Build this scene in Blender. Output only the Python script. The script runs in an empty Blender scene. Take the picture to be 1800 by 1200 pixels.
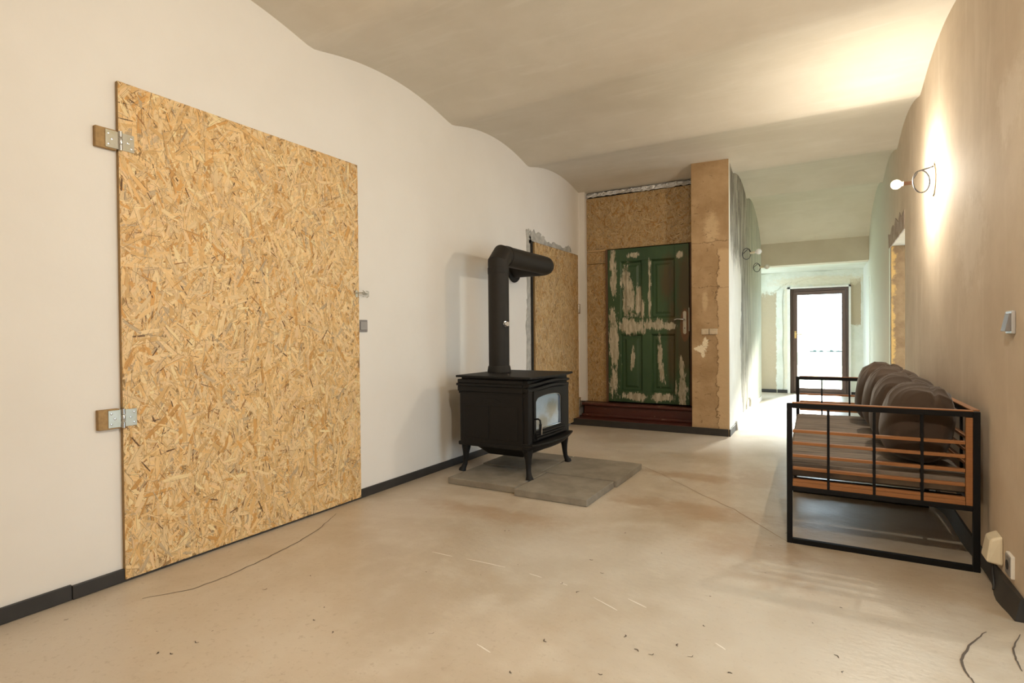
import bpy, math, random
from mathutils import Vector, Matrix
import numpy as np

C = bpy.context.scene
COL = C.collection

# ------------------------------------------------------------------ camera
F_PX, YAW, PIT, ROLL, CAM_H = 975.48, 0.52242, -0.011277, -0.008813, 1.1
_cy, _sy = math.cos(YAW), math.sin(YAW)
_fw = Vector((-_sy*math.cos(PIT), _cy*math.cos(PIT), math.sin(PIT)))
_r0 = Vector((_cy, _sy, 0)); _u0 = _r0.cross(_fw)
_r = _r0*math.cos(ROLL) + _u0*math.sin(ROLL)
_u = -_r0*math.sin(ROLL) + _u0*math.cos(ROLL)
cd = bpy.data.cameras.new('camera'); cam = bpy.data.objects.new('camera', cd); COL.objects.link(cam)
cd.sensor_width = 36.0; cd.lens = F_PX/1800*36; cd.clip_start = 0.02
cam.matrix_world = Matrix(((_r.x, _u.x, -_fw.x, 0), (_r.y, _u.y, -_fw.y, 0), (_r.z, _u.z, -_fw.z, CAM_H), (0, 0, 0, 1)))
C.camera = cam

# ------------------------------------------------------------------ world / exposure / lights
SKY = 8.2
REAR = 2.0
BULB = 66.0   # watts of each lit bulb
W = bpy.data.worlds.new('sky'); C.world = W; W.use_nodes = True
_bg = W.node_tree.nodes['Background']
_bg.inputs[0].default_value = (0.70, 0.87, 1.0, 1); _bg.inputs[1].default_value = SKY
vs = C.view_settings
vs.view_transform = 'Standard'; vs.look = 'None'; vs.gamma = 1.0; vs.use_curve_mapping = False
vs.exposure = 0.13
C.cycles.max_bounces = 14; C.cycles.diffuse_bounces = 9; C.cycles.glossy_bounces = 4
C.cycles.sample_clamp_indirect = 2.2
C.cycles.caustics_reflective = False; C.cycles.caustics_refractive = False
C.cycles.use_denoising = True

_sl=bpy.data.lights.new('sun','SUN'); _sl.energy=60; _sl.angle=math.radians(14.0); _sl.color=(1,.97,.90)
_so=bpy.data.objects.new('sun',_sl); COL.objects.link(_so); _so.location=(0,30,20)
_so.rotation_euler=Vector((-.17,-1,-.42)).to_track_quat('-Z','Y').to_euler()
def portal(name, loc, rot, sx, sy):
    l = bpy.data.lights.new(name, 'AREA'); l.shape = 'RECTANGLE'; l.size = sx; l.size_y = sy
    l.cycles.is_portal = True
    o = bpy.data.objects.new(name, l); COL.objects.link(o); o.location = loc; o.rotation_euler = rot
    return o
# sky portals in far door, window and two openings added for corridor light (they only steer sampling)
portal('far_door_portal', (-0.19, 11.45, 0.95), (-math.pi/2, 0, 0), 1.0, 1.95)
portal('window_portal', (1.13, 2.27, 1.05), (0, math.pi/2, 0), 2.2, 1.05)
portal('vestibule_portal', (-1.45, 10.75, 1.15), (0, -math.pi/2, 0), 2.0, .9)
portal('side_room_portal', (2.62, 6.95, 1.3), (0, math.pi/2, 0), 2.6, 2.5)

# ------------------------------------------------------------------ mesh helper
class MB:
    def __init__(s): s.v = []; s.f = []; s.m = []
    def add(s, vs_, fs, mi=0):
        b = len(s.v); s.v += [tuple(p) for p in vs_]
        for f in fs: s.f.append(tuple(b+i for i in f)); s.m.append(mi)
        return s
    def hexa(s, p, mi=0):
        return s.add(p, [(0,3,2,1),(4,5,6,7),(0,1,5,4),(1,2,6,5),(2,3,7,6),(3,0,4,7)], mi)
    def box(s, x0,x1,y0,y1,z0,z1, mi=0):
        return s.hexa([(x0,y0,z0),(x1,y0,z0),(x1,y1,z0),(x0,y1,z0),(x0,y0,z1),(x1,y0,z1),(x1,y1,z1),(x0,y1,z1)], mi)
    def prism(s, poly, fn, a0, a1, mi=0):
        n = len(poly)
        vv = [fn(p[0],p[1],a0) for p in poly]+[fn(p[0],p[1],a1) for p in poly]
        ff = [tuple(range(n))[::-1], tuple(range(n,2*n))]+[(i,(i+1)%n,n+(i+1)%n,n+i) for i in range(n)]
        return s.add(vv, ff, mi)
    def tube(s, pts, r, n=16, mi=0, caps=True, closed=False, mitre=None):
        P = [Vector(p) for p in pts]; m = len(P)
        R = r if isinstance(r,(list,tuple)) else [r]*m
        T = []
        for i in range(m):
            a = P[i-1] if (i>0 or closed) else P[i]; b = P[(i+1)%m] if (i<m-1 or closed) else P[i]
            T.append((b-a).normalized())
        up = Vector((0,0,1)) if abs(T[0].z)<.9 else Vector((1,0,0))
        nrm = T[0].cross(up).normalized(); vv=[]
        for i in range(m):
            nrm = (nrm - T[i]*nrm.dot(T[i])).normalized(); bi = T[i].cross(nrm)
            for k in range(n):
                a = 2*math.pi*k/n
                vv.append(P[i]+(nrm*math.cos(a)+bi*math.sin(a))*R[i])
        ff=[]
        for i in range(m if closed else m-1):
            j=(i+1)%m
            for k in range(n):
                k2=(k+1)%n; ff.append((i*n+k,i*n+k2,j*n+k2,j*n+k))
        if caps and not closed:
            ff.append(tuple(range(n))[::-1]); ff.append(tuple((m-1)*n+k for k in range(n)))
        return s.add(vv, ff, mi)
    def bar(s, p0, p1, w, h, mi=0, up=(0,0,1)):
        a,b=Vector(p0),Vector(p1); t=(b-a).normalized(); u_=Vector(up)
        if abs(t.dot(u_))>.99: u_=Vector((0,1,0))
        sd=t.cross(u_).normalized()*w/2; uu=sd.cross(t).normalized()*h/2
        return s.hexa([a-sd-uu,a+sd-uu,b+sd-uu,b-sd-uu,a-sd+uu,a+sd+uu,b+sd+uu,b-sd+uu], mi)
    def lathe(s, prof, c, ax, n=24, mi=0):
        ax=Vector(ax).normalized(); up=Vector((0,0,1)) if abs(ax.z)<.9 else Vector((1,0,0))
        e1=ax.cross(up).normalized(); e2=ax.cross(e1); c=Vector(c); vv=[]
        for r,h in prof:
            for k in range(n):
                a=2*math.pi*k/n; vv.append(c+ax*h+(e1*math.cos(a)+e2*math.sin(a))*r)
        ff=[]
        for i in range(len(prof)-1):
            for k in range(n):
                k2=(k+1)%n; ff.append((i*n+k,i*n+k2,(i+1)*n+k2,(i+1)*n+k))
        ff.append(tuple(range(n))[::-1]); ff.append(tuple((len(prof)-1)*n+k for k in range(n)))
        return s.add(vv,ff,mi)
    def build(s, name, mats, parent=None, bevel=0, seg=2, smooth=None, fix=True):
        me=bpy.data.meshes.new(name); me.from_pydata(s.v,[],s.f)
        if not isinstance(mats,(list,tuple)): mats=[mats]
        for m in mats: me.materials.append(m)
        me.polygons.foreach_set('material_index', s.m)
        if fix:
            import bmesh
            bm=bmesh.new(); bm.from_mesh(me); bmesh.ops.recalc_face_normals(bm, faces=bm.faces[:]); bm.to_mesh(me); bm.free()
        if smooth is not None:
            me.polygons.foreach_set('use_smooth',[True]*len(me.polygons))
            me.set_sharp_from_angle(angle=math.radians(smooth))
        me.update()
        o=bpy.data.objects.new(name,me); COL.objects.link(o)
        if parent:
            o.parent=parent; o.matrix_parent_inverse=Matrix.Translation(-world_loc(parent))
        if bevel:
            b=o.modifiers.new('bevel','BEVEL'); b.width=bevel; b.segments=seg; b.limit_method='ANGLE'; b.angle_limit=math.radians(40)
        return o

def world_loc(o):
    v=Vector(o.location); p=o.parent
    if p is not None and p.type!='EMPTY' and p.parent is None: pass
    return v if o.type=='EMPTY' else Vector((0,0,0))

def thing(name, label, cat, loc=(0,0,0), group=None):
    o=bpy.data.objects.new(name,None); COL.objects.link(o); o.location=loc; o.empty_display_size=.05
    o['label']=label; o['category']=cat
    if group: o['group']=group
    return o
def tag(o,label,cat,group=None):
    o['label']=label; o['category']=cat
    if group: o['group']=group
    return o
def struct(o): o['kind']='structure'; return o
def sm(a,b,t):
    t=max(0,min(1,(t-a)/(b-a))); return t*t*(3-2*t)

# ------------------------------------------------------------------ material helper
class Mat:
    def __init__(s,name):
        s.m=bpy.data.materials.new(name); s.m.use_nodes=True; s.t=s.m.node_tree; s.n=s.t.nodes
        s.b=s.n['Principled BSDF']; s._pos=None
    def node(s,ty,**kw):
        n=s.n.new(ty)
        for k,v in kw.items():
            if k.startswith('i_'): s.put(n.inputs[k[2:].replace('_',' ')],v)
            elif k[0]=='i' and k[1:].isdigit(): s.put(n.inputs[int(k[1:])],v)
            else: setattr(n,k,v)
        return n
    def put(s,inp,v):
        if isinstance(v,bpy.types.NodeSocket): s.t.links.new(v,inp)
        elif isinstance(v,bpy.types.Node): s.t.links.new(v.outputs[0],inp)
        else:
            if isinstance(v,tuple) and len(v)==3 and inp.type=='RGBA': v=v+(1,)
            inp.default_value=v
    @property
    def pos(s):
        if s._pos is None: s._pos=s.n.new('ShaderNodeNewGeometry').outputs['Position']
        return s._pos
    def scaled(s,sx,sy,sz): return s.node('ShaderNodeVectorMath',operation='MULTIPLY',i0=s.pos,i1=(sx,sy,sz)).outputs[0]
    def noise(s,scale,detail=4,rough=.55,vec=None,dist=0):
        return s.node('ShaderNodeTexNoise',i_Vector=vec if vec is not None else s.pos,i_Scale=scale,i_Detail=detail,i_Roughness=rough,i_Distortion=dist).outputs[0]
    def math(s,op,a,b=0.,c=0.): return s.node('ShaderNodeMath',operation=op,i0=a,i1=b,i2=c).outputs[0]
    def rng(s,v,a,b,c=0.,d=1.):
        n=s.node('ShaderNodeMapRange'); n.interpolation_type='SMOOTHSTEP'
        for k,x in enumerate((v,a,b,c,d)): s.put(n.inputs[k],x)
        return n.outputs[0]
    def mix(s,f,a,b,blend='MIX'):
        n=s.node('ShaderNodeMix',data_type='RGBA',blend_type=blend)
        s.put(n.inputs[0],f); s.put(n.inputs[6],a); s.put(n.inputs[7],b); return n.outputs[2]
    def xyz(s,vec=None):
        return s.node('ShaderNodeSeparateXYZ',i0=vec if vec is not None else s.pos).outputs
    def blobs(s,axes,lst,amp=.5,scale=9.,soft=.12,stretch=(1,1,1),box=False):
        """mask of ragged patches: lst of (c1,c2,r1,r2) on two world axes"""
        o=s.xyz(); a,b=o[axes[0]],o[axes[1]]
        v=s.node('ShaderNodeCombineXYZ',i0=a,i1=b,i2=0.).outputs[0]
        acc=None
        for (c1,c2,r1,r2) in lst:
            d=s.node('ShaderNodeVectorMath',operation='SUBTRACT',i0=v,i1=(c1,c2,0)).outputs[0]
            d=s.node('ShaderNodeVectorMath',operation='MULTIPLY',i0=d,i1=(1/r1,1/r2,0)).outputs[0]
            if box:
                q=s.xyz(s.node('ShaderNodeVectorMath',operation='ABSOLUTE',i0=d).outputs[0]); d=s.math('MAXIMUM',q[0],q[1])
            else: d=s.node('ShaderNodeVectorMath',operation='LENGTH',i0=d).outputs['Value']
            acc=d if acc is None else s.math('MINIMUM',acc,d)
        nz=s.noise(scale,8,.72,vec=s.scaled(*stretch)); nz2=s.noise(scale*3.1,5,.7,vec=s.scaled(*stretch))
        nz=s.math('ADD',s.math('MULTIPLY',nz,1.3),s.math('MULTIPLY',nz2,1.0))
        acc=s.math('ADD',acc,s.math('MULTIPLY',s.math('SUBTRACT',nz,1.15),amp*1.15))
        return s.rng(acc,1-soft,1+soft,1.,0.)
    def bump(s,h,strength=.3,dist=.01,base=None):
        n=s.node('ShaderNodeBump',i_Height=h,i_Strength=strength,i_Distance=dist)
        if base is not None: s.put(n.inputs['Normal'],base)
        s.put(s.b.inputs['Normal'],n.outputs[0]); return n.outputs[0]
    def set(s,col=None,rough=None,metal=None,spec=None):
        if col is not None: s.put(s.b.inputs['Base Color'],col)
        if rough is not None: s.put(s.b.inputs['Roughness'],rough)
        if metal is not None: s.put(s.b.inputs['Metallic'],metal)
        if spec is not None: s.put(s.b.inputs['Specular IOR Level'],spec)
        return s.m

def simple(name,col,rough=.5,metal=0.,spec=.5,var=.12,scale=14.,bump=0.,bscale=60.):
    M=Mat(name); n=M.noise(scale,5)
    c=M.mix(n,tuple(x*(1-var) for x in col),tuple(min(1,x*(1+var)) for x in col))
    if bump: M.bump(M.noise(bscale,4),bump,.004)
    return M.set(c,rough,metal,spec)

def plaster(name,c1,c2,scale=1.6,rough=.75,bump=.15,streak=None):
    M=Mat(name); n=M.noise(scale,6,.6); c=M.mix(M.rng(n,.3,.7),c1,c2)
    if streak:
        sx,sy,sz,amt,cs=streak
        st=M.noise(1.,6,.62,vec=M.scaled(sx,sy,sz),dist=.6)
        c=M.mix(M.math('MULTIPLY',M.rng(st,.5,.72),amt),c,cs)
    M.bump(M.noise(7,7,.6),bump,.02)
    M.set(c,rough,0,.3); return M

m_white=plaster('white_plaster',(.76,.725,.675),(.80,.77,.725),1.1,.8,.08).m
Mc=plaster('vault_plaster',(.63,.585,.50),(.70,.655,.575),1.3,.75,.2,(1.2,7,4,.35,(.77,.735,.665)))
m_ceil=Mc.m
# right wall: tan lime plaster with vertical brush streaks
Mr=plaster('tan_plaster',(.50,.405,.30),(.60,.50,.385),1.8,.82,.10,(5,5,.55,.5,(.70,.61,.50)))
_rb=Mr.blobs((1,2),[(2.95,2.02,.16,.12),(2.45,2.0,.2,.2),(3.6,1.55,.25,.2)],1.6,7,.5)
_base=Mr.b.inputs['Base Color'].links[0].from_socket
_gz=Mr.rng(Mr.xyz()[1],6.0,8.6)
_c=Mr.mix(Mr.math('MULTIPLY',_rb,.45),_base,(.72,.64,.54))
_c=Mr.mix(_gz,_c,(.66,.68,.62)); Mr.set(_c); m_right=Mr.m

# floor: polished patchy concrete
Mf=Mat('polished_concrete')
n1=Mf.noise(.7,6,.6,dist=.4); n2=Mf.noise(5,6,.65); n3=Mf.noise(40,4,.7)
c=Mf.mix(Mf.rng(n1,.38,.62),(.43,.35,.255),(.56,.485,.395))
c=Mf.mix(Mf.math('MULTIPLY',Mf.rng(n2,.45,.70),.5),c,(.61,.55,.465))
c=Mf.mix(Mf.math('MULTIPLY',Mf.rng(n3,.54,.70),.45),c,(.35,.27,.19))
st=Mf.blobs((0,1),[(-.35,3.05,.22,.16),(-.75,3.55,.5,.14),(-.25,2.72,.16,.1),(-.45,4.55,.16,.3),(-.9,4.4,.35,.12),(-1.75,2.9,.5,.1)],1.5,5,.6,(1,1,1))
c=Mf.mix(Mf.math('MULTIPLY',st,.5),c,(.33,.20,.10))
gr=Mf.blobs((0,1),[(-.9,2.5,.75,.5),(-.3,2.0,.55,.5)],1.2,3,.6)
c=Mf.mix(Mf.math('MULTIPLY',gr,.4),c,(.55,.52,.46))
dk=Mf.rng(Mf.noise(3.5,8,.75,vec=Mf.scaled(1,1,1),dist=1.2),.68,.76)
c=Mf.mix(Mf.math('MULTIPLY',dk,.35),c,(.25,.18,.12))
hb=Mf.math('ADD',Mf.math('MULTIPLY',Mf.noise(3,4,.5),.8),Mf.math('MULTIPLY',Mf.noise(26,4,.6,vec=Mf.scaled(1,1.6,1)),.35))
Mf.bump(hb,.16,.025)
Mf.set(c,Mf.rng(n2,.3,.7,.30,.42),0,.5); m_floor=Mf.m
m_crack=simple('floor_crack',(.10,.075,.055),.9)
m_seam=simple('floor_seam',(.26,.17,.10),.8)
m_scratch=simple('floor_scratch',(.78,.74,.68),.6)

m_base=simple('dark_skirting',(.034,.031,.029),.5,0,.35,.3,10)
m_stove=simple('stove_cast_iron',(.009,.008,.0075),.55,0,.22,.3,30,.12,220)
m_pipe=simple('matte_flue_steel',(.020,.017,.014),.6,0,.25,.2,20)
m_black=simple('black_steel',(.005,.005,.006),.5,0,.2)
m_zinc=Mat('zinc_plate'); m_zinc=m_zinc.set(m_zinc.mix(m_zinc.noise(30,4),(.44,.40,.26),(.55,.54,.52)),.35,.85)
m_steel=simple('bright_steel',(.62,.62,.62),.25,.95)
m_dark=simple('shadow_gap_black',(.02,.018,.016),.95)
m_cable=simple('black_cable',(.02,.02,.022),.5)
m_ivory=simple('ivory_plastic',(.74,.66,.50),.4)
m_whitep=simple('white_plastic',(.80,.78,.74),.35)
m_grey=simple('grey_plastic',(.20,.185,.18),.4)
m_silver=simple('silver_plastic',(.50,.50,.51),.3,.4)
m_brass=simple('brass',(.66,.48,.20),.3,.9)
m_patch=plaster('grey_repair_plaster',(.34,.33,.30),(.50,.48,.43),14,.9,.5).m
m_foil=Mat('insulation_foil'); m_foil.bump(m_foil.noise(60,3),1,.02); m_foil=m_foil.set((.80,.81,.83),.28,.9)

# paving slab
Ms=plaster('grey_concrete_slab',(.20,.175,.14),(.27,.24,.195),7,.9,.35)
_pit=Ms.rng(Ms.noise(26,4,.7,vec=Ms.scaled(1,1.6,1)),.69,.73)
Ms.set(Ms.mix(_pit,Ms.b.inputs['Base Color'].links[0].from_socket,(.07,.06,.05))); m_slab=Ms.m

# pillar front: brown clay render, ragged lighter strip at its right edge, pale scars
Mp=plaster('brown_clay_render',(.33,.215,.11),(.45,.31,.175),3.5,.85,.6)
_b=Mp.b.inputs['Base Color'].links[0].from_socket
o=Mp.xyz(); nn=Mp.noise(6,7,.7)
edge=Mp.math('ADD',o[0],Mp.math('MULTIPLY',Mp.math('SUBTRACT',nn,.5),.20))
strip=Mp.math('MULTIPLY',Mp.rng(edge,-1.07,-1.055),Mp.rng(Mp.math('ADD',o[2],Mp.math('MULTIPLY',nn,.15)),2.10,2.05))
line=Mp.math('MULTIPLY',Mp.rng(Mp.math('ABSOLUTE',Mp.math('ADD',edge,1.068)),.002,.006,1.,0.),Mp.rng(o[2],2.02,1.98))
_b=Mp.mix(strip,_b,(.54,.385,.225))
lp=Mp.blobs((0,2),[(-1.12,2.24,.07,.16),(-1.19,1.45,.03,.1)],.9,12,.4,(1,1,3))
_b=Mp.mix(Mp.math('MULTIPLY',lp,.6),_b,(.62,.47,.29))
sc=Mp.blobs((0,2),[(-1.19,.99,.03,.06),(-1.23,.93,.05,.04),(-1.275,.935,.03,.02),(-1.21,.87,.02,.03)],1.3,25,.1)
_b=Mp.mix(sc,_b,(.80,.70,.52))
hz=Mp.math('ADD',o[2],Mp.math('MULTIPLY',Mp.math('SUBTRACT',Mp.noise(5,7,.75),.5),.16))
cr=None
for z0,hw in ((2.09,.005),(1.605,.003)):
    q=Mp.rng(Mp.math('ABSOLUTE',Mp.math('SUBTRACT',hz,z0)),hw*.4,hw,1.,0.); cr=q if cr is None else Mp.math('MAXIMUM',cr,q)
pk=Mp.math('MULTIPLY',Mp.rng(Mp.noise(15,6,.75,vec=Mp.scaled(1,1,1.7),dist=.8),.60,.63),Mp.rng(edge,-1.06,-1.08))
dkk=Mp.math('MAXIMUM',Mp.math('MULTIPLY',Mp.math('MAXIMUM',line,cr),.75),Mp.math('MULTIPLY',pk,.55))
_b=Mp.mix(dkk,_b,(.13,.08,.04))
Mp.set(_b); m_pillar=Mp.m

# corridor side of the partition: grey scratched band above, cream and green-stained smooth below
Mq=plaster('partition_side_plaster',(.66,.60,.50),(.74,.69,.59),2.5,.7,.3)
_b=Mq.b.inputs['Base Color'].links[0].from_socket; o=Mq.xyz()
vst=Mq.noise(1.,8,.75,vec=Mq.scaled(2,11,1.1),dist=.9)
gy=Mq.math('ADD',o[1],Mq.math('MULTIPLY',Mq.math('SUBTRACT',Mq.noise(2.5,4,.6,vec=Mq.scaled(1,1,.5)),.5),.9))
grn=Mq.rng(gy,7.1,8.2)
_b=Mq.mix(grn,_b,(.60,.64,.53))
_b=Mq.mix(Mq.math('MULTIPLY',Mq.rng(vst,.5,.7),.5),_b,(.78,.77,.70))
rim=Mq.math('ADD',o[2],Mq.math('MULTIPLY',Mq.math('SUBTRACT',Mq.noise(1.,5,.75,vec=Mq.scaled(3,16,1.6)),.5),1.3))
rim=Mq.math('ADD',rim,Mq.math('MULTIPLY',Mq.rng(gy,7.2,7.5),2.0))
upm=Mq.math('MULTIPLY',Mq.rng(rim,1.93,1.99),Mq.rng(o[1],6.36,6.40))
grey=Mq.mix(Mq.rng(vst,.42,.58),(.10,.082,.062),(.40,.37,.30))
gf=Mq.math('MULTIPLY',upm,Mq.rng(gy,7.4,9.0,1.,.45))
_b=Mq.mix(gf,_b,grey)
Mq.set(_b); m_side=Mq.m

# far wall: pale broken plaster with tan bare patches
Mw=plaster('far_broken_plaster',(.60,.63,.56),(.72,.74,.68),4,.8,.6)
_b=Mw.b.inputs['Base Color'].links[0].from_socket; o=Mw.xyz()
tan=Mw.blobs((0,2),[(-1.10,.9,.22,.93),(.36,1.62,.08,.40)],.25,7,.05,(1,1,1),True)
_b=Mw.mix(tan,_b,(.40,.34,.245))
crm=Mw.blobs((0,2),[(-.72,1.0,.04,.95),(-.2,2.02,.75,.09)],1.1,9,.3)
_b=Mw.mix(Mw.math('MULTIPLY',crm,.7),_b,(.66,.60,.46))
ck=Mw.rng(Mw.noise(10,7,.75,dist=1.),.64,.67)
_b=Mw.mix(Mw.math('MULTIPLY',ck,Mw.math('MULTIPLY',Mw.rng(o[2],1.6,1.9),.6)),_b,(.22,.19,.12))
Mw.set(_b); m_far=Mw.m
m_pale=plaster('pale_green_plaster',(.64,.68,.60),(.75,.78,.72),3,.7,.3).m
m_lintel=plaster('beige_lintel_plaster',(.56,.51,.42),(.62,.57,.48),2,.8,.1).m
# bare jamb of the doorway: brown brick dust with orange clay remains
Mj=plaster('bare_brown_jamb',(.20,.12,.065),(.28,.18,.10),8,.9,.7)
jm=Mj.math('ADD',Mj.xyz()[0],Mj.math('MULTIPLY',Mj.math('SUBTRACT',Mj.noise(12,6,.7),.5),.22))
Mj.set(Mj.mix(Mj.rng(jm,.56,.60,1.,0.),Mj.b.inputs['Base Color'].links[0].from_socket,(.55,.33,.12))); m_jamb=Mj.m

# OSB: strand colour is per strand (vertex colour), grain along the strand
Mo=Mat('osb_strands')
at=Mo.node('ShaderNodeVertexColor',layer_name='strand').outputs[0]
uv=Mo.node('ShaderNodeUVMap',uv_map='grain').outputs[0]
gv=Mo.node('ShaderNodeVectorMath',operation='MULTIPLY',i0=uv,i1=(14,420,1)).outputs[0]
g=Mo.noise(1.,4,.6,vec=gv)
c=Mo.mix(Mo.rng(g,.3,.75,.0,.45),at,Mo.mix(1.,at,(.55,.46,.36),'MULTIPLY'))
Mo.bump(g,.15,.002)
Mo.set(c,.5,0,.35); m_osb=Mo.m
m_osbedge=simple('osb_edge',(.34,.22,.10),.8,0,.3,.4,60)

# green door paint flaking to pale primer and bare brown wood
def door_paint(name,green=(.026,.060,.024)):
    M=Mat(name); o=M.xyz()
    n=M.noise(2.2,4,.6,vec=M.scaled(1,1,.4))
    c=M.mix(M.rng(n,.35,.65),green,(green[0]*1.7,green[1]*1.45,green[2]*1.5))
    br=M.blobs((0,2),[(-1.455,1.5,.10,.55),(-1.48,.95,.09,.30),(-1.62,1.0,.06,.5),(-1.67,1.75,.09,.25)],.9,5,.5,(1,1,.35))
    c=M.mix(M.math('MULTIPLY',br,.75),c,(.085,.05,.018))
    lk=M.blobs((0,2),[(-1.47,1.2,.055,.19)],.1,6,.06)
    c=M.mix(lk,c,(.15,.07,.025))
    L=[(-2.33,1.02,.055,.26),(-2.345,1.33,.03,.12),(-2.34,.52,.045,.15),(-2.33,1.75,.03,.2),(-2.35,2.0,.03,.12),(-2.3,.85,.03,.1),
       (-2.12,1.20,.15,.075),(-1.82,1.21,.12,.05),(-1.66,1.19,.08,.03),
       (-2.14,1.55,.075,.20),(-2.18,1.72,.05,.16),(-2.02,1.5,.04,.16),
       (-1.885,1.6,.014,.32),(-1.89,1.2,.05,.04),(-2.07,2.06,.06,.03),(-1.53,2.02,.03,.03),
       (-2.08,.345,.13,.04),(-1.75,.345,.12,.04),(-1.5,.42,.05,.17),(-1.51,.7,.025,.12),
       (-1.77,.83,.022,.2),(-1.74,.62,.03,.1),(-2.10,.8,.02,.1),(-1.97,1.42,.025,.1)]
    fl=M.blobs((0,2),[(a,b,c*1.12,d*1.12) for a,b,c,d in L],2.3,13,.10,(1.3,1,.30))
    fl2=M.math('MULTIPLY',M.rng(M.noise(16,8,.8,vec=M.scaled(1.3,1,.3)),.66,.69),.8)
    fl=M.math('MAXIMUM',fl,fl2)
    gc=M.mix(M.rng(M.noise(30,5,.7,vec=M.scaled(1,1,.2)),.35,.7),(.30,.27,.19),(.58,.53,.42))
    c=M.mix(fl,c,gc)
    M.bump(M.math('SUBTRACT',M.math('MULTIPLY',M.noise(30,5,.6,vec=M.scaled(1,1,.25)),.5),fl),.35,.004)
    return M.set(c,M.rng(fl,0.,1.,.42,.8),0,.4)
m_green=door_paint('flaking_green_paint')
Mred=Mat('worn_red_paint'); o=Mred.xyz()
w=Mred.rng(Mred.math('ADD',Mred.noise(14,7,.75,vec=Mred.scaled(.6,1,2)),Mred.rng(Mred.math('ABSOLUTE',Mred.math('SUBTRACT',o[2],.262)),.0,.03,.09,.0)),.60,.68)
c=Mred.mix(Mred.noise(4,4),(.055,.012,.008),(.09,.022,.014))
Mred.set(Mred.mix(Mred.math('MULTIPLY',w,.7),c,(.30,.20,.13)),.4,0,.5); m_red=Mred.m
m_wood=Mat('oiled_slat_wood'); _g=m_wood.noise(1.,5,.6,vec=m_wood.scaled(6,6,160))
m_wood=m_wood.set(m_wood.mix(_g,(.20,.082,.030),(.35,.155,.058)),.5,0,.3)
m_brownframe=simple('brown_door_frame',(.12,.06,.032),.5,0,.4,.3,12)
m_dframe=simple('dark_brown_frame_paint',(.075,.045,.038),.35,0,.5,.2,6)

def fabric(name,c1,c2):
    M=Mat(name); n=M.noise(4,5); f=M.noise(260,2)
    c=M.mix(n,c1,c2); M.bump(f,.2,.002)
    M.set(c,.85,0,.25); M.b.inputs['Sheen Weight'].default_value=.18; M.b.inputs['Sheen Roughness'].default_value=.4
    return M.m
m_pillow=fabric('brown_velvet',(.047,.031,.022),(.075,.051,.037))
Msq=Mat('ribbed_seat_fabric'); _n=Msq.noise(1.,4,.55,vec=Msq.scaled(3.0,42,1),dist=.5)
Msq.bump(_n,.8,.02); m_seat=Msq.set(Msq.mix(Msq.rng(_n,.35,.65),(.10,.08,.066),(.23,.19,.155)),.8,0,.3)
def glass(name,tint=(1,1,1),rough=0.,mixv=.12):
    M=Mat(name); t=M.t; out=M.n['Material Output']
    tr=M.node('ShaderNodeBsdfTransparent',i_Color=tint); gl=M.node('ShaderNodeBsdfGlossy',i_Roughness=rough)
    fr=M.node('ShaderNodeFresnel',i_IOR=1.5)
    mx=M.node('ShaderNodeMixShader',i0=fr.outputs[0],i1=tr.outputs[0],i2=gl.outputs[0])
    t.links.new(mx.outputs[0],out.inputs[0]); return M.m
m_glass=glass('clear_glass',(.96,.98,.97))
# sooty stove glass: mirror-like, blue daylight reflection put into its colour, grey ash film
Mg=Mat('sooty_glass_blue_reflection'); so=Mg.blobs((1,2),[(3.9,.52,.11,.06),(3.75,.44,.12,.05)],1.4,9,.6)
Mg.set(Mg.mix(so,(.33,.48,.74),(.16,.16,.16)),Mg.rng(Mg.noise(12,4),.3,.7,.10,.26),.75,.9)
Mg.b.inputs['Coat Weight'].default_value=1.0; Mg.b.inputs['Coat IOR'].default_value=2.2; Mg.b.inputs['Coat Roughness'].default_value=.08
m_sglass=Mg.m
def emit(name,col,st):
    M=Mat(name); M.set((.9,.85,.75),.4); M.b.inputs['Emission Color'].default_value=col+(1,); M.b.inputs['Emission Strength'].default_value=st; return M.m
_M=Mat('lit_bulb_glass'); _tr=_M.node('ShaderNodeBsdfTransparent'); _em=_M.node('ShaderNodeEmission',i_Color=(1.,.84,.6),i_Strength=12.)
_mx=_M.node('ShaderNodeMixShader',i0=.3,i1=_tr.outputs[0],i2=_em.outputs[0]); _M.t.links.new(_mx.outputs[0],_M.n['Material Output'].inputs[0]); m_bulb_on=_M.m; m_bulb_on.cycles.emission_sampling='NONE'
m_bulb_off=simple('frosted_bulb_glass',(.82,.82,.80),.15,0,.6)
m_ground=simple('sunlit_lawn',(.50,.56,.40),.9,0,.2,.1,2)
m_hedge=simple('low_dark_border',(.03,.05,.05),.9)

# ------------------------------------------------------------------ setting
XL=-2.785
def xr(y): return .63-.018*(y-2.7)
def interp(x,xs,ys): return float(np.interp(x,xs,ys))

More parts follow.
